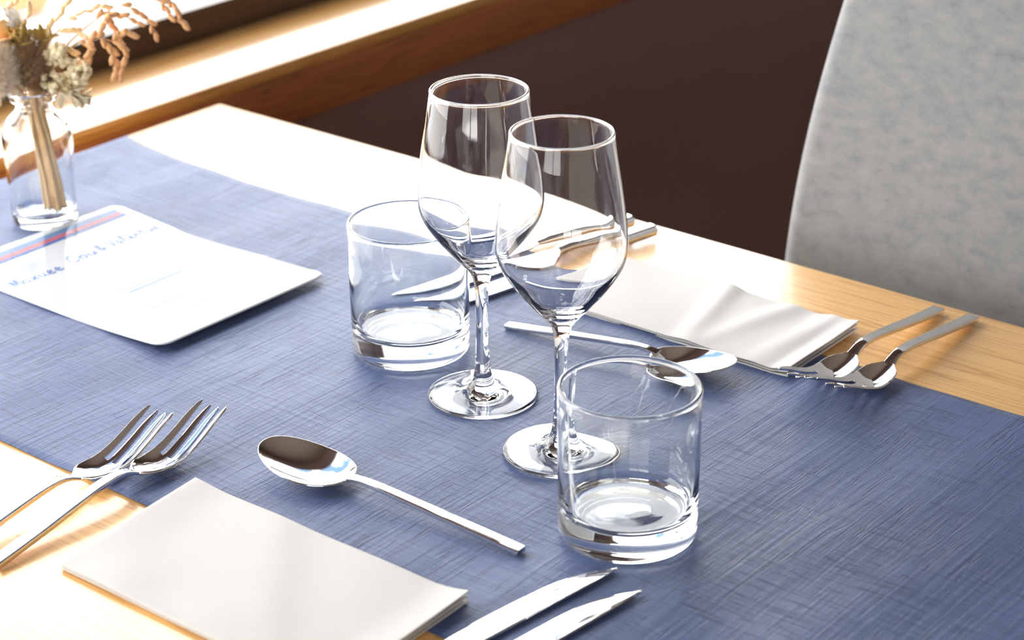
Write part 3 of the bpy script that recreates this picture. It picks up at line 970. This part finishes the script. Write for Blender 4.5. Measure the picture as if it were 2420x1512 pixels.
# stems meet in the neck, their feet lean to the right in the bottle
def stem_path(foot_a, foot_b, neck_a, neck_b, pts):
    return [Q(foot_a, 0.0100, foot_b), Q(foot_a * .75 + neck_a * .25, 0.040, foot_b * .7), Q(foot_a * .35 + neck_a * .65, 0.072, foot_b * .3 + neck_b * .4),
            Q(neck_a, 0.100, neck_b)] + pts

def capsule_branch(label, foot, neck, main, twigs, me, rad=.0009, mat=M_STEM, sc=1.0):
    t = sprig('seed_capsule_branch', label, 'dried flower', 'dried flowers in the bottle')
    P = curve(stem_path(foot[0], foot[1], neck[0], neck[1], main), 6)
    n = len(P)
    tube('stem', loc(t, P), [rad * (1.5 - 1.1 * i / n) for i in range(n)], mat, t, 7)
    for tw in twigs:
        W = curve(tw, 5)
        tube('twig', loc(t, W), 0.0005, mat, t, 5)
        m = len(W)
        step = 2
        for i in range(2, m, step):
            d = (Vector(W[min(i+1, m-1)]) - Vector(W[i-1])).normalized()
            side = Vector((rnd.uniform(-1, 1), rnd.uniform(-1, 1), rnd.uniform(-1, 1))) * .5
            child(me, 'seed_capsule', t, Vector(W[i]) + side * .003, d + side, sc * rnd.uniform(.8, 1.25))
    return t

capsule_branch('dried branch of orange-brown seed capsules arching farthest right above the sill', (.016, .004), (.003, .002),
    [Q(.010, .125, .002), Q(.030, .146, .004), Q(.050, .163, .005), Q(.075, .178, .006), (Q(.100, .183, .006))],
    [[Q(.075, .178, .006), Q(.088, .172, .006), Q(.096, .163, .005), Q(.103, .152, .004)],
     [Q(.100, .183, .006), Q(.106, .181, .006), Q(.110, .173, .006), Q(.114, .164, .005)],
     [Q(.104, .186, .006), Q(.113, .181, .006), Q(.119, .172, .006), Q(.123, .160, .005)],
     [Q(.055, .168, .006), Q(.066, .172, .004), Q(.078, .169, .003), Q(.090, .163, .002)],
     [Q(.062, .170, .004), Q(.066, .163, .003), Q(.070, .158, .002), Q(.073, .152, .002)]], ME_POD)
capsule_branch('dried branch of orange seed capsules hanging down before the dark window rail', (.012, -.004), (.002, -.001),
    [Q(.010, .124, -.004), Q(.026, .140, -.006), Q(.044, .153, -.008), Q(.060, .155, -.009), Q(.076, .150, -.010)],
    [[Q(.060, .155, -.009), Q(.068, .146, -.010), Q(.070, .136, -.011), Q(.069, .122, -.012)],
     [Q(.070, .153, -.009), Q(.078, .144, -.011), Q(.076, .133, -.011), Q(.072, .124, -.012)],
     [Q(.044, .153, -.008), Q(.052, .147, -.011), Q(.049, .138, -.013), Q(.040, .131, -.013)],
     [Q(.052, .154, -.009), Q(.060, .160, -.010), Q(.064, .170, -.011), Q(.072, .176, -.012)],
     [Q(.070, .154, -.009), Q(.076, .158, -.010), Q(.080, .160, -.011), Q(.086, .158, -.012)]], ME_POD)
capsule_branch('dried branch of pale tan seed capsules rising before the bright window glass', (.008, .005), (-.001, .003),
    [Q(.004, .128, .005), Q(.016, .148, .008), Q(.032, .166, .010), Q(.048, .182, .012), Q(.060, .196, .013)],
    [[Q(.016, .148, .008), Q(.018, .160, .007), Q(.026, .170, .006), Q(.034, .182, .005)],
     [Q(.032, .166, .010), Q(.042, .170, .010), Q(.054, .174, .009), Q(.066, .176, .008)],
     [Q(.024, .156, .008), Q(.036, .156, .006), Q(.046, .152, .004), Q(.050, .142, .003)],
     [Q(.048, .182, .012), Q(.048, .190, .011), Q(.056, .194, .010), Q(.070, .196, .009)],
     [Q(.010, .140, .007), Q(.022, .144, .004), Q(.034, .142, .002), Q(.040, .134, .001)]], ME_POD2, mat=M_STEMP)
capsule_branch('dried branch of pale seed capsules on the left side of the bouquet', (.003, .002), (-.004, .001),
    [Q(-.010, .124, .003), Q(-.018, .142, .006), Q(-.022, .168, .008), Q(-.016, .188, .010)],
    [[Q(-.018, .142, .006), Q(-.010, .158, .004), Q(.000, .166, .003), Q(.006, .178, .002)],
     [Q(-.012, .118, -.006), Q(-.022, .112, -.012), Q(-.026, .102, -.014), Q(-.027, .090, -.015)],
     [Q(-.022, .168, .008), Q(-.014, .176, .006), Q(-.006, .182, .005), Q(-.004, .194, .004)]], ME_POD2, mat=M_STEMP)

# statice: cream floret clusters
def statice(label, foot, neck, centres, count, mat=M_STEMP, sc=1.0):
    t = sprig('statice_sprig', label, 'dried flower', 'dried flowers in the bottle')
    mid = centres[0]
    P = curve(stem_path(foot[0], foot[1], neck[0], neck[1], [Q(*mid)]), 6)
    tube('stem', loc(t, P), 0.0011, mat, t, 7)
    for c in centres:
        if c is not mid:
            tube('twig', loc(t, curve([Q(neck[0] + .003, .112, neck[1]), Q((c[0] + neck[0]) / 2, (c[1] + .112) / 2 + .003, c[2] / 2), Q(*c)], 5)), 0.0006, mat, t, 5)
        for k in range(count):
            v = Vector((rnd.gauss(0, 1), rnd.gauss(0, 1), rnd.gauss(0, 1))).normalized()
            rr = .0085 * rnd.uniform(.5, 1.1)
            child(rnd.choice(ME_FLO), 'floret', t, Q(*c) + v * rr, v + Vector((0, 0, .3)), sc * rnd.uniform(.6, 1.05))
    return t
statice('cream statice sprig with knobbly florets on the right above the bottle neck', (.014, .000), (.006, -.003),
        [(.026, .142, -.010), (.041, .128, -.012)], 34)
statice('cream statice sprig low over the right shoulder of the bottle', (.010, .002), (.006, .004),
        [(.022, .122, -.014), (.034, .118, -.006)], 22, sc=.95)
statice('small yellowish statice sprig low on the left of the bottle neck', (.005, -.003), (-.006, -.002),
        [(-.011, .119, -.012)], 16, sc=.8)

# papery flowers (thin curled petals)
def petal(name, parent, c, d, ln, wd, mat, curl=.5, ruffle=.0):
    V = []; F = []; NU, NV = 8, 6
    for i in range(NU + 1):
        u = i / NU
        for j in range(NV + 1):
            v = 2*j/NV - 1
            hw = wd * sin(pi * min(1, .12 + u * .8)) ** .8
            z = ln * u
            x = hw * v
            y = curl * ln * u * u + .25 * hw * v * v + ruffle * sin(9*v + 6*u) * u
            V.append((x, y, z))
    for i in range(NU):
        for j in range(NV):
            a = i*(NV+1)+j
            F.append((a, a+1, a+NV+2, a+NV+1))
    o = mesh(name, V, F, mat, parent)
    o.location = Vector(c) - parent.location
    aim(o, d)
    s = o.modifiers.new('thick', 'SOLIDIFY'); s.thickness = .0003
    return o
def paper_flower(label, foot, neck, c, ln, n, mat, seed, droop=(0, 0, 0), ruffle=.0008):
    t = sprig('papery_dried_flower', label, 'dried flower', 'dried flowers in the bottle')
    P = curve(stem_path(foot[0], foot[1], neck[0], neck[1], [Q(*c)]), 6)
    tube('stem', loc(t, P), 0.0010, M_STEM, t, 7)
    R2 = random.Random(seed)
    for k in range(n):
        d = Vector((R2.gauss(0, 1), R2.gauss(0, 1), R2.gauss(0, .7))).normalized() + Vector(droop)
        petal('petal', t, Q(*c), d, ln * R2.uniform(.7, 1.1), ln * .32, mat, R2.uniform(-.4, .6), ruffle)
    return t
paper_flower('pale papery flower drooping right over the bottle shoulder', (.011, .003), (.008, -.002), (.028, .114, -.012), .018, 14, M_PAPER, 4, tuple(RR * .7 + Vector((0, 0, -.25))))
paper_flower('pale translucent flower hanging lowest right of the bottle neck', (.013, .001), (.009, .001), (.036, .108, -.004), .013, 12, M_PAPER, 9, tuple(RR * .6 + Vector((0, 0, -.5))), .0014)
paper_flower('white petalled dried flower at the upper left of the bouquet', (.004, .004), (-.003, .004), (-.010, .160, .004), .020, 11, M_WHITEP, 6, (0, 0, .5))
paper_flower('orange dried leaf cluster at the left edge of the bouquet', (.002, .002), (-.005, .000), (-.021, .148, .000), .024, 10, M_ORANGE, 2, tuple(RR * -.2 + Vector((0, 0, .7))))
paper_flower('olive ochre leaf cluster in the middle of the bouquet', (.006, .000), (.000, .001), (-.004, .148, -.004), .017, 16, M_OLIVE, 5, (0, 0, .3))
paper_flower('ochre curled leaves under the florets right of centre', (.007, .001), (.003, .002), (.012, .150, .002), .014, 12, M_OLIVE, 12, (0, 0, .2))

# fuzzy heads: hair-like bristles grown on an egg
def fuzzy(name, label, foot, neck, c, rx, rz, mat, nh, hl, seed, stem=M_STEM, core=None):
    t = sprig(name, label, 'dried flower', 'dried flowers in the bottle')
    P = curve(stem_path(foot[0], foot[1], neck[0], neck[1], [Q(c[0], c[1] - rz * .6, c[2])]), 6)
    tube('stem', loc(t, P), 0.0010, stem, t, 7)
    R3 = random.Random(seed)
    me = blob_mesh('seed_head', rx * .8, rz * .8, .2, core or mat, 16, 12)
    V = [v.co.copy() for v in me.vertices]; F = [tuple(p.vertices) for p in me.polygons]
    for k in range(nh):
        d = Vector((R3.gauss(0, 1), R3.gauss(0, 1), R3.gauss(0, 1))).normalized()
        p = Vector((d.x * rx * .72, d.y * rx * .72, d.z * rz * .75))
        e = p + (d + Vector((R3.gauss(0, .3), R3.gauss(0, .3), .45 + R3.gauss(0, .3)))) * hl
        s = d.cross(Vector((R3.random(), R3.random(), R3.random()))).normalized() * .00022
        b = len(V); V += [p - s, p + s, e]; F.append((b, b+1, b+2))
        s2 = d.cross(s).normalized() * .00022
        b = len(V); V += [p - s2, p + s2, e]; F.append((b, b+1, b+2))
    o = mesh('seed_head', V, F, mat, t)
    o.location = Q(*c) - t.location
    bpy.data.meshes.remove(me)
    return t
fuzzy('bunny_tail_grass', 'fluffy grey-white bunny tail grass head at the left edge', (.001, -.002), (-.004, -.004), (-.019, .131, -.020), .0125, .0200, M_FUZZ, 5000, .0075, 1, M_STEMP)
fuzzy('dried_thistle', 'dark brown bristly thistle head in the centre of the bouquet', (.009, -.002), (.000, -.002), (.003, .131, -.008), .0130, .0170, M_FUZZD, 2600, .0110, 2)
fuzzy('dried_thistle', 'brown bristly thistle head right behind the bottle lip', (.012, .002), (.004, .000), (.010, .121, -.002), .0090, .0120, M_STEMD, 1500, .0090, 3)

# thick bare stems bundled in the bottle
for k, (fa, fb, na, nb, r, mt, lab) in enumerate((
        (.0165, .002, .0040, .000, .0019, M_STEM, 'thick bare tan stem standing in the bottle, right of the bundle'),
        (.0125, -.003, .0015, -.003, .0021, M_STEM, 'thick bare tan stem in the middle of the bundle in the bottle'),
        (.0085, .000, -.0015, .000, .0015, M_STEMP, 'pale bare stem on the left of the bundle in the bottle'))):
    t = sprig('dried_twig', lab, 'dried twig', 'dried flowers in the bottle')
    P = curve([Q(fa, .0100, fb), Q(fa * .72 + na * .28, .040, fb), Q(fa * .4 + na * .6, .070, nb), Q(na, .100, nb), Q(na * 1.2, .122, nb)], 6)
    V_ = [p for p in loc(t, P)]
    tube('bare_stalk', V_, [r * (1 + .15 * sin(i * 1.7 + k)) for i in range(len(V_))], mt, t, 10)

# ------------------------------------------------------------------ chair on the far side
ch = thing('upholstered_chair', 'high-backed grey fabric dining chair behind the far edge of the table', 'chair', (0.0, 0.0, 0.0))
def chair_back():
    x0, x1 = -0.0305, 0.44
    zb, zt = -0.36, 0.42
    NU, NZ = 40, 40
    V = []; F = []
    ring = []
    th = 0.065; r = 0.016
    def section(z):
        k = (z + 0.042)
        yb = 0.420 + 0.03 * k + 0.9 * max(0, k) ** 2 if k < .18 else 0.42 + .0054 + .02916 + .354 * (k - .18)
        xl = x0 + 0.060 * max(-.02, k) + .06 * max(0, k) ** 2; xr = x1 - 0.085 * max(-.02, k) - .06 * max(0, k) ** 2
        pts = []
        for cx, cyy, a0 in ((xr - r, yb + r, -90), (xr - r, yb + th - r, 0), (xl + r, yb + th - r, 90), (xl + r, yb + r, 180)):
            for j in range(7):
                a = radians(a0 + 90 * j / 6)
                pts.append((cx + r * cos(a), cyy + r * sin(a)))
        return pts
    zs = [zb + (zt - zb) * i / NZ for i in range(NZ + 1)]
    for z in zs:
        for (x, y) in section(z): V.append((x, y, z + T))
    n = 28
    for i in range(NZ):
        for k in range(n):
            k2 = (k+1) % n
            F.append((i*n+k, i*n+k2, (i+1)*n+k2, (i+1)*n+k))
    F.append(tuple(range(n))[::-1]); F.append(tuple(NZ*n+k for k in range(n)))
    return fix(mesh('backrest', V, F, M_FAB, ch))
chair_back()
box('seat', (-0.02, 0.02, 0.40), (0.437, 0.425, 0.475), M_FAB, ch, 0.02, 4)
M_LEGW = simple('dark_chair_leg_wood', (0.08, 0.05, 0.035), 0.5)
for lx in (0.005, 0.385):
    for ly in (0.035, 0.415):
        box('leg', (lx, ly, 0.0), (lx + .035, ly + .035, 0.40), M_LEGW, ch, 0.003)
